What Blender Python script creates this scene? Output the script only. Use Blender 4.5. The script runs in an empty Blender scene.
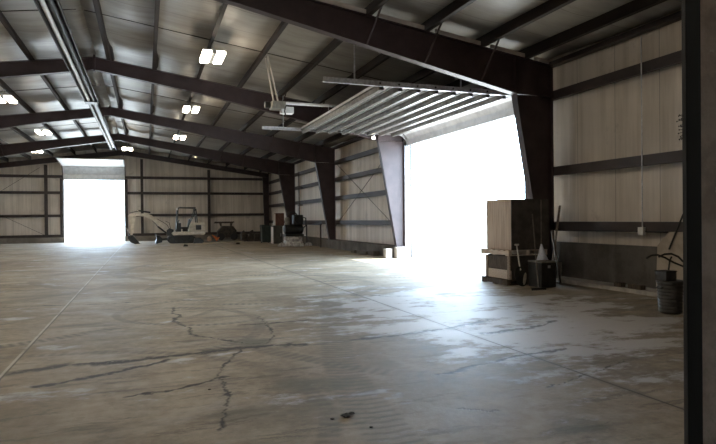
import bpy, bmesh, math, random
from mathutils import Vector, Matrix
random.seed(7)
C = bpy.context.scene.collection
PI = math.pi

# ------------------------------------------------------------------ mesh helpers
class MB:
    def __init__(s): s.bm = bmesh.new()
    def box(s, x0, x1, y0, y1, z0, z1, M=None):
        vs = [s.bm.verts.new((x, y, z)) for z in (z0, z1) for y in (y0, y1) for x in (x0, x1)]
        for f in ((0,2,3,1),(4,5,7,6),(0,1,5,4),(2,6,7,3),(0,4,6,2),(1,3,7,5)):
            s.bm.faces.new([vs[i] for i in f])
        if M is not None:
            for v in vs: v.co = M @ v.co
        return s
    def bar(s, a, b, w, h, up=(0,0,1)):
        a, b = Vector(a), Vector(b); d = b-a; L = d.length; d.normalize()
        u = Vector(up)
        if abs(d.dot(u)) > .98: u = Vector((0,1,0))
        r = d.cross(u).normalized(); u = r.cross(d)
        M = Matrix(((r.x,d.x,u.x,a.x),(r.y,d.y,u.y,a.y),(r.z,d.z,u.z,a.z),(0,0,0,1)))
        return s.box(-w/2, w/2, 0, L, -h/2, h/2, M)
    def tube(s, pts, r, n=10, close=False):
        pts = [Vector(p) for p in pts]; rs = r if isinstance(r, (list, tuple)) else [r]*len(pts)
        rings = []; prev = None
        for i, p in enumerate(pts):
            a = pts[max(i-1, 0)]; b = pts[min(i+1, len(pts)-1)]
            d = (b-a).normalized()
            if prev is None:
                u = Vector((0,0,1)) if abs(d.z) < .9 else Vector((1,0,0))
            else: u = prev
            x = d.cross(u)
            if x.length < 1e-4: x = d.cross(Vector((0.3,1,0.2)))
            x.normalize(); y = x.cross(d).normalized(); prev = y
            rings.append([s.bm.verts.new(p + rs[i]*(x*math.cos(2*PI*k/n) + y*math.sin(2*PI*k/n))) for k in range(n)])
        for A, B in zip(rings, rings[1:]):
            for k in range(n):
                s.bm.faces.new((A[k], A[(k+1) % n], B[(k+1) % n], B[k]))
        s.bm.faces.new(rings[0][::-1]); s.bm.faces.new(rings[-1])
        return s
    def cyl(s, a, b, r, n=16): return s.tube([a, b], r, n)
    def lathe(s, prof, c=(0,0,0), n=20, M=None):
        c = Vector(c); rings = []
        for (r, z) in prof:
            rings.append([s.bm.verts.new(Vector((r*math.cos(2*PI*k/n), r*math.sin(2*PI*k/n), z))) for k in range(n)])
        for A, B in zip(rings, rings[1:]):
            for k in range(n): s.bm.faces.new((A[k], A[(k+1) % n], B[(k+1) % n], B[k]))
        s.bm.faces.new(rings[0][::-1]); s.bm.faces.new(rings[-1])
        for R in rings:
            for v in R: v.co = ((M @ v.co) if M is not None else v.co) + c
        return s
    def prism(s, poly, axis, a, b):
        # poly of 2-D points extruded along axis from a to b
        def P(p, t):
            return {'x': (t, p[0], p[1]), 'y': (p[0], t, p[1]), 'z': (p[0], p[1], t)}[axis]
        A = [s.bm.verts.new(P(p, a)) for p in poly]; B = [s.bm.verts.new(P(p, b)) for p in poly]
        n = len(poly)
        s.bm.faces.new(A); s.bm.faces.new(B[::-1])
        for k in range(n): s.bm.faces.new((A[k], B[k], B[(k+1) % n], A[(k+1) % n]))
        return s
    def strip(s, pts, w, t, axis_y=0.0):
        # flange: a band of width w (in Y) and thickness t following pts (x,z) at y
        for (a, b) in zip(pts, pts[1:]):
            s.bar((a[0], axis_y, a[1]), (b[0], axis_y, b[1]), w, t, up=(-(b[1]-a[1]), 0, b[0]-a[0]))
        return s
    def build(s, name, mat, parent=None, bevel=0, smooth=False, loc=None, rot=None):
        bmesh.ops.recalc_face_normals(s.bm, faces=s.bm.faces[:])
        me = bpy.data.meshes.new(name); s.bm.to_mesh(me); s.bm.free()
        me.materials.append(mat)
        if smooth:
            for p in me.polygons: p.use_smooth = True
            try: me.set_sharp_from_angle(angle=math.radians(40))
            except Exception: pass
        o = bpy.data.objects.new(name, me); C.objects.link(o)
        if parent is not None: o.parent = parent
        if loc: o.location = loc
        if rot: o.rotation_euler = rot
        if bevel:
            m = o.modifiers.new('bevel', 'BEVEL'); m.width = bevel; m.segments = 2; m.limit_method = 'ANGLE'
        return o

def tag(o, label, cat, group=None):
    o['label'] = label; o['category'] = cat
    if group: o['group'] = group
    return o
def thing(name, label, cat, loc=(0,0,0), rz=0, group=None):
    o = bpy.data.objects.new(name, None); C.objects.link(o); o.empty_display_size = .2
    o.location = loc; o.rotation_euler = (0, 0, rz)
    return tag(o, label, cat, group)
def struct(o): o['kind'] = 'structure'; return o
def dup(root, loc, label, rz=None):
    r = root.copy(); C.objects.link(r); r.location = loc; r['label'] = label
    if rz is not None: r.rotation_euler = (0, 0, rz)
    for ch in list(root.children):
        c = ch.copy(); C.objects.link(c); c.parent = r
        for g in ch.children:
            d = g.copy(); C.objects.link(d); d.parent = c
    return r

# ------------------------------------------------------------------ materials
class NT:
    def __init__(s, mat):
        s.t = mat.node_tree; s.n = s.t.nodes; s.l = s.t.links
    def _in(s, sock, v):
        if hasattr(v, 'is_linked') or isinstance(v, bpy.types.NodeSocket): s.l.new(v, sock)
        else: sock.default_value = v
    def math(s, op, a, b=None, c=None, clamp=False):
        m = s.n.new('ShaderNodeMath'); m.operation = op; m.use_clamp = clamp
        for i, v in enumerate((a, b, c)):
            if v is not None: s._in(m.inputs[i], v)
        return m.outputs[0]
    def vec(s, op, a, b=None, scale=None):
        m = s.n.new('ShaderNodeVectorMath'); m.operation = op
        s._in(m.inputs[0], a)
        if b is not None: s._in(m.inputs[1], b)
        if scale is not None: s._in(m.inputs['Scale'], scale)
        return m.outputs['Value'] if op in ('DOT_PRODUCT', 'LENGTH', 'DISTANCE') else m.outputs[0]
    def ss(s, v, a, b):
        m = s.n.new('ShaderNodeMapRange'); m.interpolation_type = 'SMOOTHSTEP'
        s._in(m.inputs['Value'], v); m.inputs['From Min'].default_value = a; m.inputs['From Max'].default_value = b
        return m.outputs[0]
    def noise(s, co, scale, detail=4, rough=.55, sc=None, dist=0):
        if sc is not None: co = s.vec('MULTIPLY', co, sc)
        n = s.n.new('ShaderNodeTexNoise'); n.inputs['Scale'].default_value = scale
        n.inputs['Detail'].default_value = detail; n.inputs['Roughness'].default_value = rough
        n.inputs['Distortion'].default_value = dist
        s.l.new(co, n.inputs['Vector']); return n.outputs['Fac']
    def mix(s, f, a, b, mode='MIX'):
        m = s.n.new('ShaderNodeMix'); m.data_type = 'RGBA'; m.blend_type = mode
        s._in(m.inputs['Factor'], f)
        for k, v in ((6, a), (7, b)):
            if isinstance(v, tuple): m.inputs[k].default_value = (*v[:3], 1)
            else: s.l.new(v, m.inputs[k])
        return m.outputs[2]
    def pos(s):
        g = s.n.new('ShaderNodeNewGeometry'); return g.outputs['Position']
    def obj(s):
        g = s.n.new('ShaderNodeTexCoord'); return g.outputs['Object']
    def xyz(s, v):
        m = s.n.new('ShaderNodeSeparateXYZ'); s.l.new(v, m.inputs[0]); return m.outputs
    def bump(s, h, strength=.3, dist=.02):
        b = s.n.new('ShaderNodeBump'); b.inputs['Strength'].default_value = strength; b.inputs['Distance'].default_value = dist
        s.l.new(h, b.inputs['Height']); s.l.new(b.outputs[0], s.bsdf.inputs['Normal'])
def newmat(name, rough=.7, metal=0, spec=.5):
    m = bpy.data.materials.new(name); m.use_nodes = True
    t = NT(m); t.bsdf = t.n['Principled BSDF']
    t.bsdf.inputs['Roughness'].default_value = rough; t.bsdf.inputs['Metallic'].default_value = metal
    t.bsdf.inputs['Specular IOR Level'].default_value = spec
    return m, t
def simple(name, c1, c2, rough=.7, metal=0, scale=3, sc=None, spec=.5, lo=.35, hi=.65, bump=0):
    m, t = newmat(name, rough, metal, spec)
    n = t.noise(t.obj(), scale, 5, .6, sc)
    t.l.new(t.mix(t.ss(n, lo, hi), c1, c2), t.bsdf.inputs['Base Color'])
    if bump: t.bump(n, bump, .01)
    return m
def emis(name, col, st):
    m = bpy.data.materials.new(name); m.use_nodes = True; t = NT(m); t.n.clear()
    e = t.n.new('ShaderNodeEmission'); e.inputs[0].default_value = (*col, 1); e.inputs[1].default_value = st
    o = t.n.new('ShaderNodeOutputMaterial'); t.l.new(e.outputs[0], o.inputs[0]); return m

M = {}
M['steel'] = simple('primer_steel', (.030,.0175,.0185), (.050,.0305,.0325), .5, scale=2.2, lo=.3, hi=.7)
M['purlin'] = simple('purlin_steel', (.017,.0125,.0115), (.036,.027,.024), .7, scale=2.0, sc=(1,.3,1), spec=.25)
M['girt'] = simple('girt_steel', (.026,.018,.017), (.050,.036,.032), .6, scale=2.0, sc=(1,.4,1))
M['galv'] = simple('galvanised_steel', (.42,.43,.45), (.62,.63,.65), .38, .6, scale=14)
M['whitemetal'] = simple('white_painted_metal', (.60,.60,.60), (.72,.72,.71), .4, scale=5)
M['doorpanel'] = simple('door_panel_white', (.50,.51,.54), (.62,.63,.66), .42, scale=4)
M['strut'] = simple('door_strut_steel', (.085,.076,.07), (.16,.147,.135), .40, .2, scale=7)
M['black'] = simple('black_rubber', (.008,.008,.008), (.018,.017,.016), .6, scale=8)
M['darkpaint'] = simple('dark_machine_paint', (.009,.010,.010), (.024,.024,.022), .45, scale=6)
M['tanpaint'] = simple('faded_cream_paint', (.52,.48,.40), (.68,.63,.54), .5, scale=5)
M['greymach'] = simple('grey_machine_paint', (.16,.155,.135), (.25,.24,.21), .5, scale=6)
M['chrome'] = simple('cylinder_rod', (.6,.6,.6), (.75,.75,.75), .2, .9, scale=9)
M['cardboard'] = simple('cardboard', (.46,.37,.30), (.58,.48,.40), .85, scale=3, sc=(6,6,.5))
M['shadefront'] = simple('front_shade', (.040,.034,.030), (.07,.06,.054), .6, scale=4)  # painted shade for the camera-side faces of the stack
M['pallet'] = simple('pallet_wood', (.20,.155,.12), (.33,.265,.21), .85, scale=6, sc=(1,6,6))
M['paletim'] = simple('pale_timber', (.48,.40,.33), (.60,.52,.44), .8, scale=6, sc=(1,5,5))
M['darkwood'] = simple('dark_wood', (.06,.045,.035), (.11,.085,.065), .8, scale=6, sc=(6,6,1))
M['handle'] = simple('tool_handle', (.10,.085,.07), (.16,.14,.115), .6, scale=12)
M['palehandle'] = simple('pale_handle', (.50,.47,.43), (.62,.59,.55), .5, scale=12)
M['bristle'] = simple('pale_bristles', (.42,.45,.55), (.62,.65,.75), .8, scale=25, sc=(6,6,.6))
M['alu'] = simple('bare_aluminium', (.65,.62,.56), (.8,.78,.72), .3, .8, scale=12)
M['pier'] = simple('pale_concrete', (.34,.32,.30), (.48,.46,.43), .9, scale=5)
M['rubble'] = simple('whitewashed_concrete', (.36,.36,.37), (.66,.66,.67), .9, scale=7, lo=.4, hi=.6)
M['greenbin'] = simple('dark_green_plastic', (.012,.022,.018), (.025,.04,.033), .5, scale=4)
M['olivebox'] = simple('olive_grey_cabinet', (.055,.055,.045), (.085,.082,.068), .6, scale=4)
M['redbrown'] = simple('red_brown_box', (.085,.038,.028), (.13,.06,.045), .7, scale=5)
M['paleside'] = simple('pale_panel', (.42,.38,.34), (.52,.48,.43), .7, scale=4)
M['orange'] = simple('orange_plastic', (.75,.16,.04), (.90,.24,.07), .6, scale=8)
M['tanbag'] = simple('tan_sack', (.42,.28,.18), (.55,.40,.27), .8, scale=8)
M['scrap'] = simple('rusty_scrap', (.035,.03,.026), (.085,.068,.055), .85, scale=6)
M['lumber'] = simple('pale_lumber', (.32,.27,.19), (.46,.40,.30), .85, scale=5, sc=(.5,6,6))
M['greycan'] = simple('grey_plastic_can', (.045,.045,.045), (.075,.073,.07), .55, scale=6)
M['clod'] = simple('dirt_clod', (.02,.016,.012), (.05,.04,.03), .95, scale=20)
M['beige'] = simple('beige_board', (.36,.31,.25), (.46,.40,.33), .8, scale=4)
M['leaf'] = simple('bush_leaf', (.42,.45,.16), (.60,.58,.28), .8, scale=9)
M['twig'] = simple('dry_twig', (.03,.024,.018), (.06,.048,.036), .9, scale=20)
M['lamp'] = emis('lamp_lens', (1, .86, .66), 29)
M['lampdim'] = emis('lamp_lens_dim', (1, .80, .45), 1.6)
M['flood'] = emis('flood_lens', (1, .93, .82), 14)

def insul(name, c1, c2, rough, vertical):
    m, t = newmat(name, rough)
    p = t.pos()
    big = t.noise(p, .45, 4, .6)
    if vertical:
        st = t.noise(p, 1.0, 5, .65, (3.0, 3.0, .16))
        fine = t.noise(p, 1.0, 3, .5, (9, 9, .3))
    else:
        st = t.noise(p, 1.0, 5, .65, (.5, 2.2, 1)); fine = t.noise(p, 1.0, 3, .5, (1.2, 7, 1))
    f = t.math('ADD', t.math('MULTIPLY', st, .65), t.math('MULTIPLY', big, .35))
    col = t.mix(t.ss(f, .36, .62), c1, c2)
    z = t.xyz(p)
    if vertical:
        # seams between the hung insulation blankets every 1.22 m, dust near the girts
        for k, ax in ((0, z[0]), (1, z[1])):
            fr = t.math('FRACT', t.math('DIVIDE', ax, 1.22))
            d = t.math('ABSOLUTE', t.math('SUBTRACT', fr, .5))
            seam = t.math('SUBTRACT', 1, t.ss(d, .004, .012))
            geo = t.n.new('ShaderNodeNewGeometry'); nn = t.xyz(geo.outputs['Normal'])
            seam = t.math('MULTIPLY', seam, t.math('GREATER_THAN', t.math('ABSOLUTE', nn[1-k]), .6))
            col = t.mix(t.math('MULTIPLY', seam, .45), col, (.06, .05, .045))
        stain = t.ss(t.noise(p, .9, 5, .7), .58, .72)
        col = t.mix(t.math('MULTIPLY', stain, .35), col, (.13, .10, .08))
    else:
        fr = t.math('FRACT', t.math('DIVIDE', z[1], 1.52))
        d = t.math('ABSOLUTE', t.math('SUBTRACT', fr, .5))
        seam = t.math('SUBTRACT', 1, t.ss(d, .004, .012))
        col = t.mix(t.math('MULTIPLY', seam, .55), col, (.05, .045, .04))
    t.l.new(col, t.bsdf.inputs['Base Color'])
    t.bump(t.math('ADD', fine, st), .25 if vertical else .10, .02)
    return m
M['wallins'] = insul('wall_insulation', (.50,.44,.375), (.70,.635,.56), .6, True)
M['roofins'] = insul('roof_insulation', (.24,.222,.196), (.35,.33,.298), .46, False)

def concrete_wall():
    m, t = newmat('stained_concrete', .9); p = t.pos()
    n = t.noise(p, 1.4, 6, .65); n2 = t.noise(p, 1, 4, .6, (1.5, 1.5, .3))
    col = t.mix(t.ss(n, .35, .65), (.070, .062, .055), (.125, .113, .10))
    col = t.mix(t.math('MULTIPLY', t.ss(n2, .5, .7), .5), col, (.19, .175, .155))
    t.l.new(col, t.bsdf.inputs['Base Color']); t.bump(n, .3, .02); return m
M['stem'] = concrete_wall()

def rusty():
    m, t = newmat('rusty_brown_sheet', .75); p = t.pos()
    n = t.noise(p, 3.5, 6, .7); z = t.xyz(p)
    col = t.mix(t.ss(n, .35, .65), (.17, .112, .072), (.26, .185, .125))
    low = t.math('SUBTRACT', 1, t.ss(z[2], .3, 1.5))
    grit = t.math('MULTIPLY', t.ss(t.noise(p, 16, 5, .7), .52, .68), low)
    col = t.mix(t.math('MULTIPLY', grit, .6), col, (.16, .13, .07))
    chip = t.ss(t.noise(p, 9, 3, .6), .70, .73)
    col = t.mix(t.math('MULTIPLY', chip, .8), col, (.30, .24, .17))
    t.l.new(col, t.bsdf.inputs['Base Color']); t.bump(n, .2, .01); return m
M['rust'] = rusty()
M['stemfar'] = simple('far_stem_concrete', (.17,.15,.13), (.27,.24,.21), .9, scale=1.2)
M['jamb'] = simple('black_door_jamb', (.004,.005,.005), (.008,.009,.009), .8, scale=5, sc=(1,1,.2), spec=.2)
M['jambedge'] = simple('worn_jamb_edge', (.016,.015,.013), (.032,.029,.025), .7, scale=8, sc=(1,1,.2))
M['gravel'] = simple('outdoor_gravel', (.50,.48,.44), (.66,.64,.60), .95, scale=2.5)

# ---- the slab: dusty concrete with joints, cracks, tyre tracks and stains
CRACKS = [  # (points, half width)
 ([(-1.27,7.05),(-.72,7.20),(.21,7.16),(.92,7.26),(1.35,7.27),(1.87,7.14)], .085),
 ([(.46,11.1),(.44,9.69),(.58,8.41),(.87,7.93),(1.19,7.46)], .022),
 ([(1.25,7.43),(1.45,7.45),(1.72,8.25),(1.80,9.63)], .018),
 ([(1.10,7.28),(.83,6.58),(.71,6.07),(.61,5.07),(.49,4.49)], .014),
 ([(-.19,5.70),(.16,5.76),(.75,5.95)], .028),
 ([(-.98,6.33),(-.45,6.5),(.2,6.96)], .040),
 ([(-2.56,12.44),(-1.1,12.27),(.51,12.15)], .03),
 ([(2.5,7.17),(4.01,7.35),(5.01,7.72)], .045),
 ([(2.8,5.25),(3.82,5.59),(4.82,5.79)], .05),
 ([(4.4,6.91),(5.19,6.97),(5.85,7.36)], .06),
 ([(2.42,4.28),(2.73,4.15)], .012),
 ([(3.99,11.4),(5.16,10.71)], .03),
 ([(3.53,4.45),(4.92,5.01)], .010),
 ([(1.34,8.83),(2.37,8.86)], .035),
]
TREAD = [(3.41,10.9),(2.55,8.0),(2.05,6.31),(1.81,5.06),(1.68,4.04),(1.64,3.3)]
ARCS = [  # cx, cy, radius, width, strength: turning tyre marks
 (-3.2,12.5,4.2,.16,.5), (-3.0,12.8,4.7,.10,.4), (2.6,14.0,2.6,.16,.5), (2.3,14.2,3.2,.13,.42), (-.4,9.2,2.1,.13,.40),
 (5.5,9.0,4.6,.15,.35), (.8,18.0,3.6,.22,.45), (4.5,19.5,5.2,.22,.4), (-5,17,4.4,.2,.4), (1.0,10.6,1.5,.09,.4), (-1.5,5.0,2.9,.12,.35),
 (7.5,17.5,3.4,.2,.35)]
def floor_mat():
    m, t = newmat('dusty_concrete_slab', .5, 0, .5)
    p = t.vec('MULTIPLY', t.pos(), (1, 1, 0)); x, y, _ = t.xyz(p)
    wob = t.n.new('ShaderNodeTexNoise'); wob.inputs['Scale'].default_value = 3.5; wob.inputs['Detail'].default_value = 5
    wob.inputs['Roughness'].default_value = .7
    t.l.new(p, wob.inputs['Vector'])
    w = t.vec('SUBTRACT', wob.outputs['Color'], (.5, .5, .5))
    pw = t.vec('MULTIPLY', t.vec('ADD', p, t.vec('SCALE', w, scale=.16)), (1, 1, 0))
    big = t.noise(p, .28, 5, .6); med = t.noise(p, 1.3, 6, .68); fine = t.noise(p, 9, 5, .7); gr = t.noise(p, 55, 3, .7)
    streak = t.noise(pw, 1.0, 6, .7, (.35, 1.6, 1))
    f = t.math('ADD', t.math('MULTIPLY', big, .4), t.math('ADD', t.math('MULTIPLY', med, .4), t.math('MULTIPLY', fine, .2)))
    col = t.mix(t.ss(f, .38, .62), (.165, .130, .083), (.375, .316, .232))
    # damp oily smears drawn out across the slab
    sm = t.ss(streak, .52, .70)
    col = t.mix(t.math('MULTIPLY', sm, .70), col, (.10, .085, .066))
    sc1 = t.noise(t.vec('ADD', pw, (7, 3, 0)), 2.6, 7, .78, (.22, 1.5, 1))
    col = t.mix(t.math('MULTIPLY', t.ss(sc1, .54, .62), .62), col, (.075, .062, .045))
    sc2 = t.noise(t.vec('ADD', p, (17, 13, 0)), 6.5, 6, .75, (.5, 1.3, 1))
    col = t.mix(t.math('MULTIPLY', t.ss(sc2, .56, .64), .40), col, (.10, .085, .062))
    dust = t.ss(t.noise(t.vec('ADD', p, (50, 9, 0)), .7, 7, .72, (.5, 1, 1)), .52, .66)
    col = t.mix(t.math('MULTIPLY', dust, .45), col, (.44, .40, .345))
    # greenish-dark stains in the foreground
    def blob(cx, cy, rx, ry, seed):
        d = t.vec('LENGTH', t.vec('MULTIPLY', t.vec('SUBTRACT', p, (cx, cy, 0)), (1/rx, 1/ry, 0)))
        e = t.math('ADD', d, t.math('MULTIPLY', t.math('SUBTRACT', t.noise(t.vec('ADD', p, (seed, 0, 0)), 2.6, 6, .75), .5), 2.2))
        return t.math('SUBTRACT', 1, t.ss(e, .35, 1.15))
    for i, (cx, cy, rx, ry, s) in enumerate([(1.55,5.4,.75,.32,.55),(1.27,7.55,.30,.35,.75),(2.45,5.9,.22,.4,.5),(.9,4.7,.7,.5,.35),(2.4,4.9,.6,.4,.28),(-.4,8.5,1.2,.7,.25),(4.6,15,1.4,1,.25),(-2,14,1.8,1.2,.3),(3.1,3.6,.3,.25,.45)]):
        col = t.mix(t.math('MULTIPLY', blob(cx, cy, rx, ry, 13.7*i), s), col, (.085, .080, .058))
    # worn smooth patches; the pale colour also paints in the door's sky reflection
    pn = t.noise(pw, .9, 8, .72, (.62, 1.25, 1)); pn2 = t.noise(t.vec('ADD', p, (31, 4, 0)), 2.1, 5, .6)
    d1 = t.vec('LENGTH', t.vec('MULTIPLY', t.vec('SUBTRACT', p, (5.3, 8.4, 0)), (1/3.1, 1/4.2, 0)))
    reg = t.math('SUBTRACT', 1, t.ss(d1, .40, 1.35))
    patch = t.ss(t.math('ADD', t.math('ADD', t.math('MULTIPLY', pn, .75), t.math('MULTIPLY', pn2, .25)), t.math('MULTIPLY', reg, .15)), .555, .64)
    col = t.mix(t.math('MULTIPLY', patch, .80), col, (.47, .465, .475))
    # curling dark edges of the dirt film
    edge = t.math('MULTIPLY', t.ss(t.math('ADD', t.math('MULTIPLY', pn, .75), t.math('ADD', t.math('MULTIPLY', pn2, .25), t.math('MULTIPLY', reg, .15))), .49, .555), t.math('SUBTRACT', 1, patch))
    col = t.mix(t.math('MULTIPLY', edge, t.math('MULTIPLY', reg, .75)), col, (.085, .073, .058))
    def attr(n):
        g = t.n.new('ShaderNodeAttribute'); g.attribute_name = n; return g.outputs['Fac']
    ak = t.math('MULTIPLY', attr('tyre_arc'), t.ss(med, .34, .54))
    col = t.mix(ak, col, (.10, .088, .07))
    tk = t.math('MULTIPLY', attr('tread'), t.ss(med, .30, .48))
    col = t.mix(t.math('MULTIPLY', tk, .7), col, (.11, .097, .078))
    ck = t.math('MULTIPLY', attr('crack'), t.ss(fine, .30, .48))
    col = t.mix(ck, col, (.018, .014, .011))
    # saw-cut joints
    jl = t.math('SUBTRACT', 1, t.ss(t.math('ABSOLUTE', t.math('ADD', x, 1.43)), .012, .022))
    col = t.mix(t.math('MULTIPLY', t.math('MULTIPLY', jl, t.ss(med, .30, .55)), .75), col, (.52, .47, .40))
    jl2 = t.math('SUBTRACT', 1, t.ss(t.math('ABSOLUTE', t.math('ADD', x, 1.405)), .008, .014))
    col = t.mix(t.math('MULTIPLY', jl2, .7), col, (.05, .04, .03))
    jr = t.math('SUBTRACT', 1, t.ss(t.math('ABSOLUTE', t.math('SUBTRACT', x, 4.15)), .009, .018))
    col = t.mix(t.math('MULTIPLY', jr, .9), col, (.03, .025, .02))
    jh = t.math('SUBTRACT', 1, t.ss(t.math('ABSOLUTE', t.math('SUBTRACT', x, 4.15)), .02, .10))
    col = t.mix(t.math('MULTIPLY', t.math('MULTIPLY', jh, t.ss(med, .4, .6)), .4), col, (.08, .07, .055))
    # aggregate speckle
    col = t.mix(t.math('MULTIPLY', t.ss(gr, .58, .75), .25), col, (.08, .07, .055))
    t.l.new(col, t.bsdf.inputs['Base Color'])
    rg = t.math('SUBTRACT', .66, t.math('MULTIPLY', patch, .08))
    t.l.new(t.math('ADD', rg, t.math('MULTIPLY', t.math('SUBTRACT', med, .5), .25)), t.bsdf.inputs['Roughness'])
    hgt = t.math('SUBTRACT', t.math('ADD', t.math('MULTIPLY', fine, .5), t.math('MULTIPLY', med, .6)), t.math('ADD', t.math('MULTIPLY', ck, .5), t.math('MULTIPLY', tk, .25)))
    t.bump(hgt, .22, .03)
    return m
M['floor'] = floor_mat()

# ------------------------------------------------------------------ layout numbers
XC, XR = -1.55, 9.8                     # ridge line, outer face of the right columns
HW = XR-XC; XL = XC-HW
FY = [3.3, 12.29, 21.35, 30.4, 39.5, 48.55]
YF = 48.85                              # far wall face
SL = .145; ZR = 7.1
def zr(x): return ZR-SL*abs(x-XC)
DY0, DY1, DZ = 13.42, 21.26, 4.52        # big side door
FX0, FX1, FZ = -5.73, -1.53, 4.75       # far door

# ------------------------------------------------------------------ shell
import numpy as np
def spaced(*runs):
    o = []
    for a, b, st in runs: o += list(np.arange(a, b-1e-6, st))
    return np.array(o+[runs[-1][1]])
def vnoise(x, y, sc, seed):
    r = np.random.RandomState(seed).rand(256, 256); x = x*sc; y = y*sc
    i = np.floor(x).astype(int); j = np.floor(y).astype(int); u = x-i; v = y-j; u = u*u*(3-2*u); v = v*v*(3-2*v)
    g = lambda a, b: r[a % 256, b % 256]
    return (g(i, j)*(1-u)+g(i+1, j)*u)*(1-v)+(g(i, j+1)*(1-u)+g(i+1, j+1)*u)*v-.5
def sstep(d, a, b):
    q = np.clip((d-a)/(b-a), 0, 1); return q*q*(3-2*q)
def build_floor():
    xs = spaced((XL-.5, -3.6, .2), (-3.6, 6.6, .02), (6.6, WX0, .08)); ys = spaced((-9, 2.9, 1), (2.9, 12.6, .02), (12.6, 26, .09), (26, YF+.25, .6))
    nx, ny = len(xs), len(ys); X, Y = np.meshgrid(xs, ys); X = X.ravel(); Y = Y.ravel()
    me = bpy.data.meshes.new('floor'); n = nx*ny
    co = np.zeros((n, 3), np.float32); co[:, 0] = X; co[:, 1] = Y
    me.vertices.add(n); me.vertices.foreach_set('co', co.ravel())
    I = (np.arange(ny-1)[:, None]*nx+np.arange(nx-1)[None, :]).ravel()
    q = np.stack([I, I+1, I+1+nx, I+nx], 1).astype(np.int32); m = len(q)
    me.loops.add(m*4); me.loops.foreach_set('vertex_index', q.ravel())
    me.polygons.add(m); me.polygons.foreach_set('loop_start', (np.arange(m)*4).astype(np.int32))
    me.update(calc_edges=True)
    P_, Q_ = .8*X+.6*Y, -.6*X+.8*Y
    wx = X+.14*vnoise(P_, Q_, 1.7, 1)+.07*vnoise(P_, Q_, 4.3, 2)+.05*vnoise(X, Y, 11, 3)+.04*vnoise(P_, Q_, 26, 13); wy = Y+.14*vnoise(P_, Q_, 1.7, 4)+.07*vnoise(P_, Q_, 4.3, 5)+.05*vnoise(X, Y, 11, 6)+.04*vnoise(P_, Q_, 26, 14)
    def seg(a, b, x, y):
        bx, by = b[0]-a[0], b[1]-a[1]; L2 = bx*bx+by*by
        h = np.clip(((x-a[0])*bx+(y-a[1])*by)/L2, 0, 1)
        return np.hypot(x-a[0]-h*bx, y-a[1]-h*by), h, math.sqrt(L2)
    ck = np.zeros(n); gap = .35+1.6*np.clip(vnoise(X, Y, 4, 8)+vnoise(X, Y, 11, 18)*.8+.5, 0, 1)
    for pts, wd in CRACKS:
        for a, b in zip(pts, pts[1:]):
            d, h, L = seg(a, b, wx, wy); ck = np.maximum(ck, 1-sstep(d, wd*.3*gap, wd*1.3*gap))
    tr = np.zeros(n); off = 0
    for a, b in zip(TREAD, TREAD[1:]):
        d, h, L = seg(a, b, X, Y); run = h*L+off; off += L
        ins = (1-sstep(d, .17, .23))*((h > 0) & (h < 1))
        bars = sstep(np.sin(run*2*PI/.115+d*9), .0, .8)
        tr = np.maximum(tr, ins*(.25+.75*bars))
    ar = np.zeros(n); wx2 = X+.15*vnoise(X, Y, .9, 9); wy2 = Y+.15*vnoise(X, Y, .9, 10)
    for k, (cx, cy, r, wd, st) in enumerate(ARCS):
        d = np.abs(np.hypot(wx2-cx, wy2-cy)-r); ang = np.arctan2(Y-cy, X-cx)
        st = min(st*2.1, .9); lug = .65+.35*np.sin(ang*r*2*PI/.12)
        ar = np.maximum(ar, st*(1-sstep(d, wd*.5, wd))*sstep(vnoise(X, Y, .6, 20+k), -.12, .12)*lug)
    for nm, v in (('crack', ck), ('tread', tr), ('tyre_arc', ar)):
        at = me.attributes.new(nm, 'FLOAT', 'POINT'); at.data.foreach_set('value', v.astype(np.float32))
    me.materials.append(M['floor']); o = bpy.data.objects.new('floor', me); C.objects.link(o); return struct(o)
WX0 = XR+.5
build_floor()
struct(MB().box(-160, 160, -60, 220, -.30, -.03).build('ground', M['gravel']))
WX = XR+.25
wr = MB()
wr.box(WX, WX+.06, 2.82, DY0, 0, 5.9); wr.box(WX, WX+.06, DY0, DY1, DZ, 5.9); wr.box(WX, WX+.06, DY1, YF, 0, 5.9)
struct(wr.build('wall_right', M['wallins']))
WL = XL-.25
struct(MB().box(WL-.15, WL, 2.82, YF, 0, 5.9).build('wall_left', M['wallins']))
def gable(x0, x1, z0):
    pts = [(x0, z0), (x1, z0), (x1, zr(x1)+.35)]
    if x0 < XC < x1: pts.append((XC, ZR+.35))
    pts.append((x0, zr(x0)+.35)); return pts
wf = MB()
wf.prism(gable(WL, FX0, 0), 'y', YF, YF+.15); wf.prism(gable(FX0, FX1, FZ), 'y', YF, YF+.15); wf.prism(gable(FX1, WX, 0), 'y', YF, YF+.15)
struct(wf.build('wall_far', M['wallins']))
# near end wall with the doorway the view looks through
NX0, NX1, NZ = -2.6, 3.452, 4.7
wn = MB()
wn.prism(gable(WL, NX0, 0), 'y', 2.82, 2.92); wn.prism(gable(NX0, NX1, NZ), 'y', 2.82, 2.92); wn.prism(gable(NX1, WX, 0), 'y', 2.82, 2.92)
struct(wn.build('wall_near', M['rust']))

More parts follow.
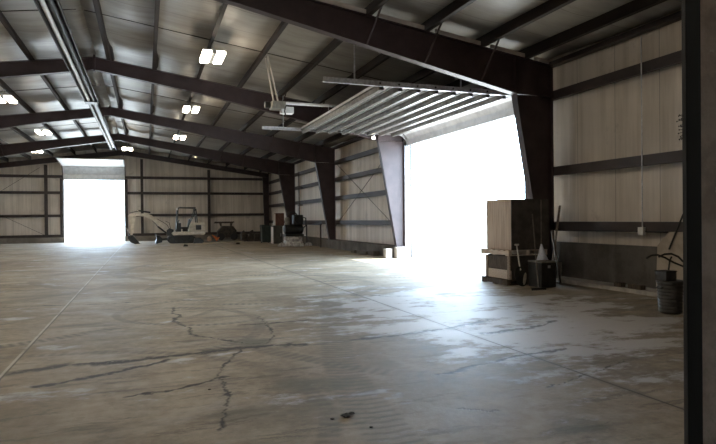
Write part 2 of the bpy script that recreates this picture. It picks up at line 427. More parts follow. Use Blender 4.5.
# roof blanket: sags between purlins, drawn up tight at each frame
PX = [.49, 1.93, 3.40, 4.89, 6.39, 7.84, 9.35, 10.62]
def roof(sgn):
    bm = bmesh.new(); xs = [0]+PX+[HW+.25]; cols = []
    for a, b in zip(xs, xs[1:]):
        for k in range(6): cols.append((a+(b-a)*k/6, k/6))
    cols.append((xs[-1], 0))
    ys = []
    for a, b in zip(FY, FY[1:]):
        for k in range(20): ys.append((a+(b-a)*k/20, k/20))
    ys.append((YF, 0)); ys.insert(0, (2.80, 0))
    rnd = random.Random(5+sgn); ph = [rnd.random()*6 for _ in range(40)]
    V = []
    for (y, ty) in ys:
        R = []
        for i, (u, tx) in enumerate(cols):
            along = 1-(2*ty-1)**4 if ty else 0
            amp = .05+.035*math.sin(1.7*y+ph[i//6])
            z = ZR-SL*u+.34-.06*along-max(amp, .02)*math.sin(PI*tx)*(1 if tx else 0)
            R.append(bm.verts.new((XC+sgn*u, y, z)))
        V.append(R)
    for A, B in zip(V, V[1:]):
        for k in range(len(A)-1): bm.faces.new((A[k], A[k+1], B[k+1], B[k]))
    bmesh.ops.recalc_face_normals(bm, faces=bm.faces[:])
    # roof sheet above the blanket
    g = bm.faces[:]
    r = bmesh.ops.extrude_face_region(bm, geom=g)
    for v in [e for e in r['geom'] if isinstance(e, bmesh.types.BMVert)]: v.co.z += .12
    mb = MB(); mb.bm.free(); mb.bm = bm
    return mb
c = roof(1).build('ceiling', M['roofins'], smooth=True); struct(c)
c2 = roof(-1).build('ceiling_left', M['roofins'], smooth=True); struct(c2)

# concrete stem walls and the kerb
sw = MB()
sw.box(9.42, WX, DY1+.02, YF, 0, .45)
struct(sw.build('trim_1', M['stem']))
struct(MB().box(9.92, WX, 3.12, DY0, 0, .95).build('trim_2', M['stem']))
struct(MB().box(9.42, 9.92, 3.12, DY0-.1, 0, .085).build('trim_3', M['pier']))
struct(MB().box(WL, XL+.3, 3.12, YF, 0, .45).build('trim_4', M['stem']))
sf = MB(); sf.box(XL+.3, FX0, YF-.3, YF, 0, .40)
struct(sf.build('trim_5', M['stemfar']))
struct(MB().box(FX1, 9.42, YF-.3, YF, 0, .40).build('trim_6', M['stemfar']))

# unseen bay around the camera, added to cut sky light on the foreground
struct(MB().box(-7, 7.5, -9, 3.0, 4.9, 5.05).build('skyblock_ceiling', M['rust']))
struct(MB().box(-7.15, -7, -9, 3.0, -.06, 5.05).build('skyblock_wall_left', M['rust']))
struct(MB().box(7.5, 7.65, -9, 3.0, -.06, 5.05).build('skyblock_wall_right', M['rust']))
pb = MB(); pb.box(-7.15, -1.6, -9.15, -9, -.06, 5.05); pb.box(.6, 7.65, -9.15, -9, -.06, 5.05); pb.box(-1.6, .6, -9.15, -9, 2.6, 5.05)  # back opening sized to limit the sky light let in
struct(pb.build('skyblock_wall_back', M['rust']))

# the jamb at the right of the doorway
dj = thing('door_jamb', 'black steel doorway jamb filling the right edge, closest thing to the view', 'door frame', (3.452, 2.82, 0))
MB().box(-.006, .0, -.003, .098, 0, NZ).build('channel', M['jamb'], dj)
MB().box(-.006, .05, .106, .135, 0, NZ).build('edge_strip', M['jambedge'], dj)
MB().box(-.002, .05, .098, .106, 0, NZ).build('weather_bead', M['jamb'], dj)
tw = MB(); rt = random.Random(3)
for k in range(14):
    a = Vector((3.449, 2.94, 2.12+.012*k)); 
    b = a+Vector((-rt.uniform(.01, .05), rt.uniform(-.02, .03), rt.uniform(-.02, .03)))
    tw.tube([a, (a+b)/2+Vector((0,0,.008)), b], .0022, 5)
    tw.lathe([(.001, -.006), (.005, 0), (.001, .006)], b, 6)
tag(tw.build('dead_vine', M['twig']), 'small dead vine clinging to the black jamb at mid height', 'vine')

# ------------------------------------------------------------------ portal frames
def frame(i, y):
    names = ['steel portal frame right at the near doorway', 'nearest big steel portal frame, right column beside the pallet stack',
             'second steel portal frame, sunlit mauve column beside the big side door', 'third steel portal frame, halfway down the hall',
             'fourth steel portal frame, column above the grey machine pile', 'steel end frame against the far wall']
    f = thing('portal_frame', names[i], 'steel frame', (0, y, 0), 0, 'steel portal frames')
    zb = .45
    for s in (1, -1):
        X = lambda d: XC+s*d
        inner = [(X(0), 6.68), (X(3.45), 6.10), (X(6.15), 5.54), (X(10.25), 4.68)]
        endf = i in (0, 5)
        if endf: inner = [(X(0), 6.72), (X(10.85), zr(XR)-.28)]
        k = inner[-1]
        # rafter
        r = MB()
        top = [(X(HW), zr(XR)), (X(0), ZR)]
        r.prism(top+inner+[(X(HW), k[1])], 'y', -.009, .009)
        r.strip([(X(HW), zr(XR)-.01), (X(0), ZR-.01)], .22, .018)
        r.strip(inner, .22, .02)
        r.box(min(X(10.23), X(10.26)), max(X(10.23), X(10.26)), -.11, .11, k[1], zr(X(10.25))-.02) if not endf else None
        r.build('rafter', M['steel'], f)
        # column
        c = MB(); ib = (X(11.0), zb) if not endf else (X(10.98), zb)
        c.prism([(X(HW), zb), (X(HW), k[1]-.01), (k[0], k[1]-.01), ib], 'y', -.009, .009)
        c.strip([(X(HW)-s*.01, zb), (X(HW)-s*.01, zr(XR)-.03)], .22, .018)
        c.strip([ib, (k[0], k[1]-.01)], .22, .02)
        c.box(min(ib[0], X(HW)), max(ib[0], X(HW)), -.12, .12, k[1]-.03, k[1]-.01)
        c.box(min(ib[0]-s*.03, X(HW)), max(ib[0]-s*.03, X(HW)), -.14, .14, zb, zb+.025)
        c.build('column', M['steel'], f)
        if not endf:
            for d in (6.39, 7.84, 9.35):
                j = 0
                while j < len(inner)-2 and d > abs(inner[j+1][0]-XC): j += 1
                (xa, za), (xb, zb2) = inner[j], inner[j+1]
                q = (abs(X(d-.02)-xa))/abs(xb-xa); zi = za+(zb2-za)*q
                MB().bar((X(d), -.72, zr(X(d))+.02), (X(d-.12), -.10, zi+.02), .034, .034).build('flange_brace', M['steel'], f)
    if i == 1:
        # pale strips along the rafter top between the purlins
        ds = PX[2:]+[HW]
        for a, b in zip(ds, ds[1:]):
            xa, xb = XC+a+.14, XC+b-.14
            MB().prism([(xa, zr(xa)+.002), (xb, zr(xb)+.002), (xb, zr(xb)+.09), (xa, zr(xa)+.09)], 'y', -.14, -.11).build('pale_strip', M['paleside'], f)
    e = MB(); e.box(XC-.025, XC+.025, -.12, .12, 6.62, ZR+.06)
    for z in (6.72, 6.82, 6.95, 7.03):
        for yy in (-.07, .07): e.cyl((XC-.05, yy, z), (XC+.05, yy, z), .016, 8)
    e.build('ridge_plate', M['steel'], f)
    return f
for i, y in enumerate(FY): frame(i, y)
pn = ['', '', 'below the mauve column', 'below the third frame column', 'behind the machine pile', '']
for i in (1,):
    pr = MB().box(9.22, 9.90, FY[i]-.28, FY[i]+.28, .085, .445)
    tag(pr.build('concrete_pier', M['pier'], bevel=.01), 'concrete pier under the nearest column, behind the pallet stack', 'concrete pier')
pr = MB().box(9.32, 9.76, 20.98, 21.255, 0, .44)
tag(pr.build('concrete_pier', M['pier'], bevel=.01), 'pale concrete pier at the foot of the mauve column by the door', 'concrete pier')
pr = MB().box(8.95, 9.21, 21.2, 21.5, 0, .38)
tag(pr.build('concrete_block', M['pier'], bevel=.015), 'pale concrete block just left of the mauve column foot', 'concrete block')
for j, (y0, y1, xx) in enumerate([(22.9, 23.5, 9.28), (23.7, 24.9, 9.25), (25.3, 25.8, 9.3)]):
    pr = MB().box(xx-.22, xx+.08, y0, y1, 0, [.20, .14, .10][j], Matrix.Identity(4))
    tag(pr.build('timber_offcut', M['darkwood'], bevel=.01), ['short dark timber offcut against the low wall nearest the concrete block', 'long dark timber offcut lying in the middle along the low wall', 'thin dark timber offcut farthest from the big door'][j], 'timber', 'timber offcuts by the low wall')

# ------------------------------------------------------------------ purlins, eave struts, girts
ORD = ['first', 'second', 'third', 'fourth', 'fifth', 'sixth', 'seventh', 'eighth']
def zsec(h=.30, w=.105, t=.014):
    return [(-w, 0), (t/2, 0), (t/2, h-t), (w, h-t), (w, h), (-t/2, h), (-t/2, t), (-w, t)]
for s in (1, -1):
    for j, d in enumerate(PX):
        x = XC+s*d
        poly = [(x+s*a, zr(x)+b) for a, b in zsec()]
        o = MB().prism(poly, 'y', 3.14, YF-.02).build('roof_purlin', M['purlin'])
        side = 'right' if s > 0 else 'left'
        tag(o, f'dark steel roof purlin, {ORD[j]} one to the {side} of the ridge', 'purlin', 'roof purlins')
    x = XR+.1 if s > 0 else XL-.1
    o = MB().box(min(x-.1, x+.1), max(x-.1, x+.1), 3.14, YF-.02, zr(XR)+.01, zr(XR)+.12).build('eave_strut', M['girt'])
    tag(o, f'dark steel eave strut along the top of the {"right" if s>0 else "left"} wall', 'eave strut')
# thin bridging rods across the purlins, one line per bay
for i, y in enumerate((8.0, 16.85, 25.9, 35.0, 44.0)):
    for s in (1, -1):
        o = MB().tube([(XC+s*.1, y, zr(XC+s*.1)+.08), (XC+s*10.8, y, zr(XC+s*10.8)+.08)], .012, 6).build('bridging_rod', M['purlin'])
        bay = ['nearest', 'second', 'third', 'fourth', 'farthest'][i]
        tag(o, f'thin steel rod across the purlins in the {bay} roof bay, {"right" if s>0 else "left"} slope', 'rod', 'bridging rods')
def girt(y0, y1, z, label, x=XR+.01):
    t = .012
    poly = [(x, z-.11), (x+.012, z-.11), (x+.012, z+.098), (x+.22, z+.098), (x+.22, z+.11), (x, z+.11)]
    o = MB().prism(poly, 'y', y0, y1)
    o.box(x+.012, x+.12, y0, y1, z-.11, z-.098)
    return tag(o.build('wall_girt', M['girt']), label, 'girt', 'wall girts')
for z, nm in ((4.70, 'top'), (2.76, 'middle'), (1.36, 'lowest')):
    girt(3.14, DY0-.06, z, f'{nm} dark girt on the near right wall, right of the big door')
for z, nm in ((4.68, 'top'), (3.74, 'second highest'), (2.72, 'third highest'), (1.40, 'lowest')):
    girt(DY1+.1, YF-.02, z, f'{nm} dark girt on the right wall beyond the big door')
    girt(3.14, YF-.02, z, f'{nm} dark girt on the left wall', XL-.23)
def fgirt(x0, x1, z, label):
    o = MB().box(x0, x1, YF-.20, YF-.188, z-.10, z+.10); o.box(x0, x1, YF-.19, YF, z+.09, z+.10); o.box(x0, x1, YF-.19, YF, z-.10, z-.09)
    return tag(o.build('wall_girt', M['girt']), label, 'girt', 'wall girts')
for z, nm in ((4.98, 'top'), (3.76, 'second'), (2.02, 'third'), (.50, 'bottom')):
    fgirt(XL, FX0-.1, z, f'{nm} dark girt on the far wall, left of the far door')
    fgirt(FX1+.1, XR, z, f'{nm} dark girt on the far wall, right of the far door')
for x, lb in ((-10.3, 'dark steel post on far wall, leftmost'), (-6.93, 'dark steel post on far wall just left of the far door'), (-.23, 'dark steel post on far wall behind the excavator boom'), (4.88, 'dark steel post on far wall right behind the excavator rear')):
    o = MB().box(x-.10, x+.10, YF-.45, YF-.44, .40, zr(x)-.5); o.box(x-.10, x+.10, YF-.22, YF-.21, .40, zr(x)-.5); o.box(x-.006, x+.006, YF-.44, YF-.22, .40, zr(x)-.5)
    tag(o.build('wind_post', M['girt']), lb, 'post', 'far wall posts')
# bracing rods
def rod(a, b, label, r=.014): tag(MB().tube([a, b], r, 6).build('brace_rod', M['girt']), label, 'rod', 'bracing rods')
rod((-7.3, YF-.464, 5.6), (-12.3, YF-.464, 2.1), 'upper diagonal brace rod on the far wall left of the far door')
rod((-12.3, YF-.464, 3.4), (-6.95, YF-.464, .55), 'lower diagonal brace rod on the far wall left of the far door')
rod((9.76, 22.0, 1.2), (9.76, 30.0, 4.6), 'diagonal brace rod on right wall rising away from the mauve column')
rod((9.70, 22.0, 4.6), (9.70, 30.0, 1.2), 'diagonal brace rod on right wall falling away from the mauve column')

LY1 = 21.08
# ------------------------------------------------------------------ big side door, raised overhead
d = thing('overhead_door', 'raised ribbed white sectional door hanging overhead inside the big opening', 'overhead door', (0, 0, 0))
zt = 4.92
secs = 8; x0, x1 = 5.50, 9.62; wsec = (x1-x0)/secs
for k in range(secs):
    a = x0+k*wsec; b = a+wsec-.012
    p = MB(); p.box(a, b, DY0+.02, LY1-.02, zt+.06, zt+.105)
    p.box(a, a+.02, DY0+.02, LY1-.02, zt+.02, zt+.06); p.box(b-.02, b, DY0+.02, LY1-.02, zt+.02, zt+.06)
    for q in range(7):
        yy = DY0+.1+q*(LY1-DY0-.2)/6
        p.box(a, b, yy-.03, yy+.03, zt+.035, zt+.06)
    P = p.build('door_section', M['doorpanel'], d)
    r = MB(); r.prism([(a-.01, zt+.018), (a+.03, zt+.018), (a+.04, zt-.105), (a+.15, zt-.105), (a+.16, zt+.018), (a+.20, zt+.018), (a+.20, zt+.03), (a+.148, zt+.03), (a+.138, zt-.092), (a+.052, zt-.092), (a+.036, zt+.03), (a-.01, zt+.03)], 'y', DY0+.03, LY1-.03)
    r.build('strut', M['strut'], P)
    for q in range(4):
        yy = DY0+.9+q*(LY1-DY0-1.8)/3
        h = MB(); h.box(a+.22, a+.29, yy-.05, yy+.05, zt-.03, zt+.055); h.build('hinge', M['darkpaint'], P)
# bottom section still in the bend over the opening
mx = MB(); mx.bar((9.64, DY0+.02, zt+.075), (9.86, DY0+.02, DZ+.09), .04, .04)
bend = MB(); n = [(9.63, zt+.10), (9.63, zt+.05), (9.76, zt-.02), (9.86, zt-.18), (9.885, DZ-.02), (9.935, DZ-.02), (9.91, zt-.14), (9.79, zt+.05)]
bend.prism(n, 'y', DY0+.02, LY1-.02); bend.build('door_section', M['doorpanel'], d); mx.bm.free()
for yy, nm in ((DY0-.02, 0), (LY1+.02, 1)):
    s = -1 if nm == 0 else 1
    tr = MB(); arc = [(9.45+.45*math.sin(a), zt-.41+.45*math.cos(a)) for a in [PI/2*k/8 for k in range(9)]]
    pts = [(4.05, zt+.04)]+arc+[(9.90, .0)]
    tr.strip(pts, .012, .12, yy+s*.03); tr.strip([(px, pz-.06*(px<9.5)) for px, pz in pts], .07, .012, yy)
    tr.build('door_track', M['galv'], d)
    hx = 4.86
    for hx in (4.89-1.55+1.5, 7.8):
        hg = MB(); hg.bar((hx, yy+s*.05, zt+.05), (hx, yy+s*.05, zr(hx)+.03), .04, .006); hg.build('hanger', M['galv'], d)
    rl = MB()
    for k in range(secs): rl.cyl((x0+k*wsec+.02, yy-.05, zt+.04), (x0+k*wsec+.02, yy+.03, zt+.04), .028, 8)
    rl.build('roller', M['darkpaint'], d)
sh = MB().cyl((9.72, DY0-.1, 5.22), (9.72, LY1+.1, 5.22), .022, 8); sh.build('torsion_shaft', M['galv'], d)
sp = MB()
for a, b in ((14.6, 16.2), (17.9, 19.5)): sp.cyl((9.72, a, 5.22), (9.72, b, 5.22), .06, 12)
sp.build('torsion_spring', M['darkpaint'], d)
# opening trim
jb = MB(); jb.box(XR+.02, WX+.07, DY1, DY1+.09, 0, DZ); struct(jb.build('trim_7', M['galv']))
struct(MB().box(XR+.02, WX+.16, DY0-.09, DY0, 0, DZ).build('trim_8', M['steel']))
struct(MB().box(WX-.05, WX+.16, DY0, DY1, DZ, DZ+.14).build('trim_9', M['steel']))

# operator hung from a purlin
op = thing('door_operator', 'door opener motor hung from the roof on angle irons in front of the raised door', 'door opener', (3.9, 17.3, 5.02))
MB().box(-.32, .10, -.22, .22, -.10, .12).build('motor_housing', M['greymach'], op, bevel=.02)
MB().box(-.02, .36, -.14, .14, -.22, -.02).build('gear_case', M['whitemetal'], op, bevel=.015)
MB().cyl((-.34, 0, .02), (-.50, 0, .02), .10, 14).build('motor', M['darkpaint'], op, smooth=True)
MB().bar((-.44, .13, 1.46), (-.19, .13, .10), .04, .04).build('angle_iron', M['paleside'], op)
MB().bar((-.42, -.13, 1.46), (-.12, -.13, .10), .04, .04).build('angle_iron', M['paleside'], op)
MB().box(.10, 1.5, -.045, .045, .07, .14).build('rail_cover', M['whitemetal'], op)
MB().box(1.5, 5.8, -.03, .03, .075, .125).build('rail', M['galv'], op)
MB().tube([(.1, -.2, 0), (.05, -.22, -.18), (.08, -.24, -.30)], .02, 8).build('release_cord', M['darkpaint'], op)
MB().bar((1.5, 0, .07), (1.5, .0, -.04), .02, .02).build('trolley_arm', M['galv'], op)
fl = thing('flood_light', 'small lit flood lamp beside the top of the mauve column', 'light', (8.42, 21.12, 4.74))
MB().box(-.06, .06, .0, .08, -.05, .07).build('lamp_housing', M['whitemetal'], fl, bevel=.01)
MB().box(-.05, .05, -.02, 0, -.04, .06).build('lens', M['flood'], fl)
MB().tube([(0, .05, .05), (.05, .05, .12), (.1, .15, .2)], .012, 6).build('bracket', M['galv'], fl)

# far door: header panel and raised leaf
fd = thing('overhead_door', 'half-hidden white sectional door raised above the far opening', 'overhead door', (0, 0, 0))
MB().box(FX0-.05, FX1+.05, YF-.16, YF-.11, FZ, FZ+.42).build('door_section', M['whitemetal'], fd)
MB().prism([(YF-.16, FZ+.43), (YF-.11, FZ+.43), (YF-.45, FZ+.98), (YF-.50, FZ+.96)], 'x', FX0-.05, FX1+.05).build('door_section', M['doorpanel'], fd)
MB().prism([(YF-.50, FZ+.99), (YF-.47, FZ+1.03), (YF-3.6, FZ+1.30), (YF-3.6, FZ+1.25)], 'x', FX0-.05, FX1+.05).build('door_section', M['whitemetal'], fd)
for x in (FX0-.12, FX1+.06):
    t = MB(); t.box(x, x+.06, YF-.22, YF-.05, 0, FZ+.4)
    t.bar((x+.03, YF-.14, FZ+.4), (x+.03, YF-.55, FZ+1.02), .06, .08); t.bar((x+.03, YF-.55, FZ+1.02), (x+.03, YF-3.7, FZ+1.30), .06, .06)
    t.build('door_track', M['girt'], fd)
st = MB().box(FX0-.28, FX0-.13, YF-.24, YF-.19, 0, FZ+.1); struct(st.build('trim_10', M['girt']))
struct(MB().box(FX1+.12, FX1+.26, YF-.24, YF-.19, 0, FZ+.1).build('trim_11', M['girt']))

# ------------------------------------------------------------------ tube heater along the ridge
hz = 6.30; hx = -1.93
ht = thing('tube_heater', 'long gas tube heater with bright reflector hung under the ridge', 'heater', (hx, 3.6, hz))
MB().prism([(-.24, -.03), (-.13, .14), (.13, .14), (.24, -.03), (.225, -.03), (.12, .125), (-.12, .125), (-.225, -.03)], 'y', 0, 21.5).build('reflector', M['darkpaint'], ht)
MB().prism([(-.17, -.02), (-.09, .12), (.09, .12), (.17, -.02), (.155, -.02), (.08, .105), (-.08, .105), (-.155, -.02)], 'y', 21.52, 37.8).build('reflector', M['darkpaint'], ht)
MB().cyl((-.10, 21.6, .02), (-.10, 37.7, .02), .05, 12).build('burner_tube', M['strut'], ht, smooth=True)
MB().cyl((-.10, .1, .02), (-.10, 21.4, .02), .055, 12).build('burner_tube', M['whitemetal'], ht, smooth=True)
MB().cyl((.10, .1, .02), (.10, 21.4, .02), .055, 12).build('burner_tube', M['darkpaint'], ht, smooth=True)
MB().box(-.26, .22, 21.2, 21.75, -.06, .18).build('coupling', M['darkpaint'], ht, bevel=.02)
for k in range(9):
    y = 1.2+k*4.5
    MB().bar((0, y, .13), (0, y, zr(hx)-hz+.02), .012, .012).build('hanger', M['galv'], ht)

# ------------------------------------------------------------------ high bay lights
hb = thing('high_bay_light', '', 'light', (0, 0, 0), 0, 'high bay lights')
MB().box(-.32, .32, -.56, .56, .06, .10).build('housing', M['whitemetal'], hb, bevel=.01)
sp = MB().box(-.065, .065, -.56, .56, -.01, .06).build('ballast_cover', M['whitemetal'], hb, bevel=.008)
for s in (-1, 1): MB().box(min(s*.08, s*.30), max(s*.08, s*.30), -.54, .54, -.02, .055).build('lamp', M['lamp'], hb)
for s in (-1, 1): MB().tube([(0, s*.5, .10), (0, s*.05, .40)], .006, 5).build('hanger_wire', M['galv'], hb)
spots = [((1.84, 16.9, 6.2), 'large twin high bay light nearest of the row right of the heater'),
         ((1.84, 25.2, 6.2), 'twin high bay light second along the row right of the heater'),
         ((1.84, 33.9, 6.2), 'twin high bay light third along the row right of the heater'),
         ((-4.92, 25.1, 6.2), 'twin high bay light cut by the left picture edge'),
         ((-4.92, 33.9, 6.2), 'twin high bay light second along the row left of the heater'),
         ((-6.45, 41.5, 6.05), 'twin high bay light low at far left, nearest the far wall'),
         ((-1.04, 40.2, 6.2), 'twin high bay light just past the far end of the heater'),
         ((1.84, 7.7, 6.2), 'twin high bay light overhead just inside the near doorway, right row'),
         ((-4.92, 7.7, 6.2), 'twin high bay light overhead just inside the near doorway, left row'),
         ((-4.92, 16.5, 6.2), 'twin high bay light over the left of the second bay')]
for k, (loc, lb) in enumerate(spots):
    if k == 0: hb.location = loc; hb['label'] = lb
    else: dup(hb, loc, lb)
dl = thing('pendant_light', 'dim yellowish lamp under the far right roof slope', 'light', (3.36, 42.3, 6.05))
MB().lathe([(.05, .20), (.08, .16), (.20, .02), (.21, 0), (.19, 0)], n=16).build('lamp_shade', M['whitemetal'], dl, smooth=True)
MB().lathe([(.01, .12), (.08, .08), (.09, .02), (.05, -.04), (.01, -.06)], n=12).build('bulb', M['lampdim'], dl, smooth=True)
MB().tube([(0, 0, .2), (0, 0, .36)], .008, 6).build('cord', M['darkpaint'], dl)

# ------------------------------------------------------------------ excavator (faces left)
ex = thing('mini_excavator', 'cream mini excavator with open canopy parked along the far wall', 'excavator', (2.35, 42.7, 0))
for s in (-1, 1):
    y0 = s*.72
    t = MB(); prof = []
    L, R, h = -.92, .95, .50
    for k in range(9): a = PI/2+PI*k/8; prof.append((L+.25+.25*math.cos(a), .25+.25*math.sin(a)))
    for k in range(9): a = -PI/2+PI*k/8; prof.append((R-.25+.25*math.cos(a), .25+.25*math.sin(a)))
    t.prism(prof, 'y', y0-.17, y0+.17)
    for k in range(13):
        x = L+.22+k*.118
        t.box(x, x+.05, y0-.18, y0+.18, -.0, .03); t.box(x, x+.05, y0-.18, y0+.18, .49, .52)
    tr = t.build('crawler_track', M['black'], ex)
    w = MB()
    for x, r in ((L+.25, .17), (R-.25, .17), (-.35, .09), (0, .09), (.35, .09)):
        z = .25 if r > .1 else .12
        w.cyl((x, y0-.19, z), (x, y0+.19, z), r, 16)
    w.build('track_roller', M['darkpaint'], tr, smooth=True)
MB().box(-.6, .6, -.52, .52, .26, .48).build('undercarriage', M['darkpaint'], ex, bevel=.02)
bl = MB(); bl.prism([(-1.74, .02), (-1.62, .02), (-1.30, .10), (-1.26, .34), (-1.46, .56), (-1.68, .60), (-1.63, .30)], 'y', -.86, .86)
for s in (-1, 1): bl.bar((-1.6, s*.38, .25), (-.5, s*.38, .33), .09, .12)
bl.build('dozer_blade', M['darkpaint'], ex)
MB().cyl((0, 0, .47), (0, 0, .58), .40, 24).build('slew_ring', M['darkpaint'], ex, smooth=True)
MB().prism([(-.55, .56), (1.52, .56), (1.60, .66), (1.60, .80), (-.55, .80), (-.66, .70)], 'y', -.74, .74).build('deck', M['tanpaint'], ex, bevel=.03)
hd = MB().prism([(.50, .81), (1.60, .81), (1.62, 1.10), (1.56, 1.42), (.72, 1.42), (.56, 1.28)], 'y', -.74, .74).build('engine_hood', M['tanpaint'], ex, bevel=.05)
MB().box(.95, 1.32, -.755, -.742, .92, 1.25).build('grille', M['darkpaint'], hd)
MB().box(1.05, 1.45, -.5, .1, 1.42, 1.47).build('hood_cap', M['paleside'], hd, bevel=.015)
se = MB(); se.box(.0, .50, -.26, .26, .98, 1.12); se.prism([(.42, 1.08), (.56, 1.08), (.66, 1.66), (.54, 1.68)], 'y', -.25, .25); se.box(.1, .45, -.2, .2, .80, .98)
se.build('seat', M['black'], ex, bevel=.03)
cn = MB(); cn.box(-.32, -.02, -.45, .45, .80, 1.40)
for s in (-1, 1): cn.tube([(-.20, s*.3, 1.38), (-.14, s*.3, 1.58)], .02, 8); cn.lathe([(.01, 0), (.035, .03), (.01, .09)], (-.14, s*.3, 1.56), 8)
cn.build('control_console', M['darkpaint'], ex, bevel=.02)
cp = MB()
for s in (-1, 1):
    cp.tube([(-.34, s*.66, .80), (-.28, s*.66, 1.5), (-.22, s*.66, 2.38), (-.10, s*.66, 2.48), (.85, s*.66, 2.46), (.98, s*.66, 2.36), (1.06, s*.66, 1.42)], .04, 10)
    cp.tube([(.55, s*.66, 1.38), (.84, s*.66, 1.95), (.94, s*.66, 2.38)], .03, 8)
for p in ((-.16, 2.46), (.92, 2.42), (1.02, 1.9)): cp.tube([(p[0], -.66, p[1]), (p[0], .66, p[1])], .035, 8)
cp.build('canopy_frame', M['darkpaint'], ex, smooth=True)
MB().box(-.18, .98, -.62, .62, 2.47, 2.51).build('canopy_roof', M['darkpaint'], ex, bevel=.01)
MB().box(-.34, -.24, -.80, -.66, 2.30, 2.44).build('work_light', M['whitemetal'], ex, bevel=.02)
# boom, arm and bucket
MB().prism([(-.95, .52), (-.55, .52), (-.50, .95), (-.80, 1.05), (-.98, .90)], 'y', -.16, .16).build('swing_post', M['darkpaint'], ex, bevel=.02)
bp = [(-.72, .86), (-1.05, 1.12), (-1.55, 1.60), (-1.95, 1.98), (-2.30, 2.10), (-2.85, 2.08), (-3.20, 1.98)]
lo = [(-.84, .72), (-1.22, 1.00), (-1.72, 1.44), (-2.08, 1.76), (-2.38, 1.88), (-2.85, 1.92), (-3.25, 1.88)]
MB().prism(bp+lo[::-1], 'y', -.09, .09).build('boom', M['tanpaint'], ex, bevel=.015)
MB().prism([(-3.42, 2.06), (-3.05, 2.10), (-2.96, 1.92), (-3.08, 1.30), (-3.20, .60), (-3.33, .58), (-3.32, 1.30), (-3.48, 1.92)], 'y', -.08, .08).build('dipper_arm', M['tanpaint'], ex, bevel=.015)
cy = MB(); cy.cyl((-.92, -.02, .66), (-1.55, -.02, 1.18), .06, 10); b_ = cy.build('boom_cylinder', M['darkpaint'], ex, smooth=True)
MB().cyl((-1.55, -.02, 1.18), (-1.98, -.02, 1.72), .03, 8).build('rod', M['chrome'], b_, smooth=True)
cy = MB(); cy.cyl((-2.02, 0, 2.16), (-2.75, 0, 2.28), .055, 10); b_ = cy.build('arm_cylinder', M['darkpaint'], ex, smooth=True)
MB().cyl((-2.75, 0, 2.28), (-3.38, 0, 2.12), .03, 8).build('rod', M['chrome'], b_, smooth=True)
cy = MB(); cy.cyl((-3.58, 0, 1.84), (-3.56, 0, 1.12), .065, 10); b_ = cy.build('bucket_cylinder', M['darkpaint'], ex, smooth=True)
MB().cyl((-3.56, 0, 1.12), (-3.42, 0, .60), .028, 8).build('rod', M['chrome'], b_, smooth=True)
bk = MB()
bk.prism([(-3.46, .60), (-3.18, .62), (-2.86, .22), (-2.72, .02), (-3.05, .0), (-3.30, .12), (-3.50, .40)], 'y', -.24, .24)
for k in range(4): bk.prism([(-2.80, .07), (-2.74, .02), (-2.60, .0), (-2.74, .0)], 'y', -.22+k*.13, -.17+k*.13)
bk.build('bucket', M['darkpaint'], ex, bevel=.01)
hs = MB(); hs.tube([(-.70, .1, .9), (-.95, .1, 1.30), (-1.2, .1, 1.48), (-1.6, .1, 1.72)], .02, 6); hs.tube([(-.66, .14, .9), (-.78, .14, 1.42), (-1.02, .14, 1.55)], .02, 6)
hs.build('hydraulic_hose', M['black'], ex)

# ------------------------------------------------------------------ far-right clutter
def pile(name, x0, x1, y0, y1, h, n, mat, label, cat, seed):
    r = random.Random(seed); o = thing(name, label, cat, ((x0+x1)/2, (y0+y1)/2, 0))
    return o, r
# dark implement with a frame standing by the far wall
im = thing('farm_implement', 'dark bulky implement with a wide frame top right of the excavator by far wall', 'implement', (6.05, 46.8, 0))
MB().prism([(-.75, .20), (.62, .20), (.72, .75), (.45, 1.10), (-.35, 1.12), (-.72, .70)], 'y', -.45, .45).build('body', M['scrap'], im, bevel=.04)
fr = MB(); fr.bar((-.95, -.3, 1.42), (.55, -.3, 1.42), .10, .08); fr.bar((-.5, -.3, 1.1), (-.6, -.3, 1.42), .08, .08); fr.bar((.3, -.3, 1.05), (.40, -.3, 1.42), .08, .08)
fr.bar((-.95, .3, 1.36), (.55, .3, 1.36), .10, .08); fr.bar((-.4, .3, 1.0), (-.4, .3, 1.36), .08, .08); fr.bar((.35, .3, 1.0), (.35, .3, 1.36), .08, .08)
fr.build('frame', M['scrap'], im)
for s in (-1, 1): MB().cyl((s*.5, -.55, .28), (s*.5, -.40, .28), .28, 18).build('wheel', M['black'], im, smooth=True)
# scrap heap: separate dark pieces
rs = random.Random(11)
for k in range(7):
    x = 6.9+.17*k+rs.uniform(-.05, .05); y = 43.3+rs.uniform(-.5, .3)
    h = rs.uniform(.35, .85); w = rs.uniform(.28, .45)
    mb = MB(); mb.prism([(-w/2, 0), (w/2, 0), (w/2*.9, h*.7), (w*.15, h), (-w*.4, h*.85)], 'y', -.14, .14)
    mb.bar((-w*.3, -.12, h*.8), (w*.6, -.12, h*.35), .05, .05)
    o = mb.build('scrap_block', M['scrap'], bevel=.015, loc=(6.75+.235*k, 43.0+(k % 2)*.42, 0), rot=(0, 0, rs.uniform(-.1, .1)))
    tag(o, f'dark scrap machine part, {ORD[k]} from the left in the low heap by the green bin', 'scrap', 'scrap heap')
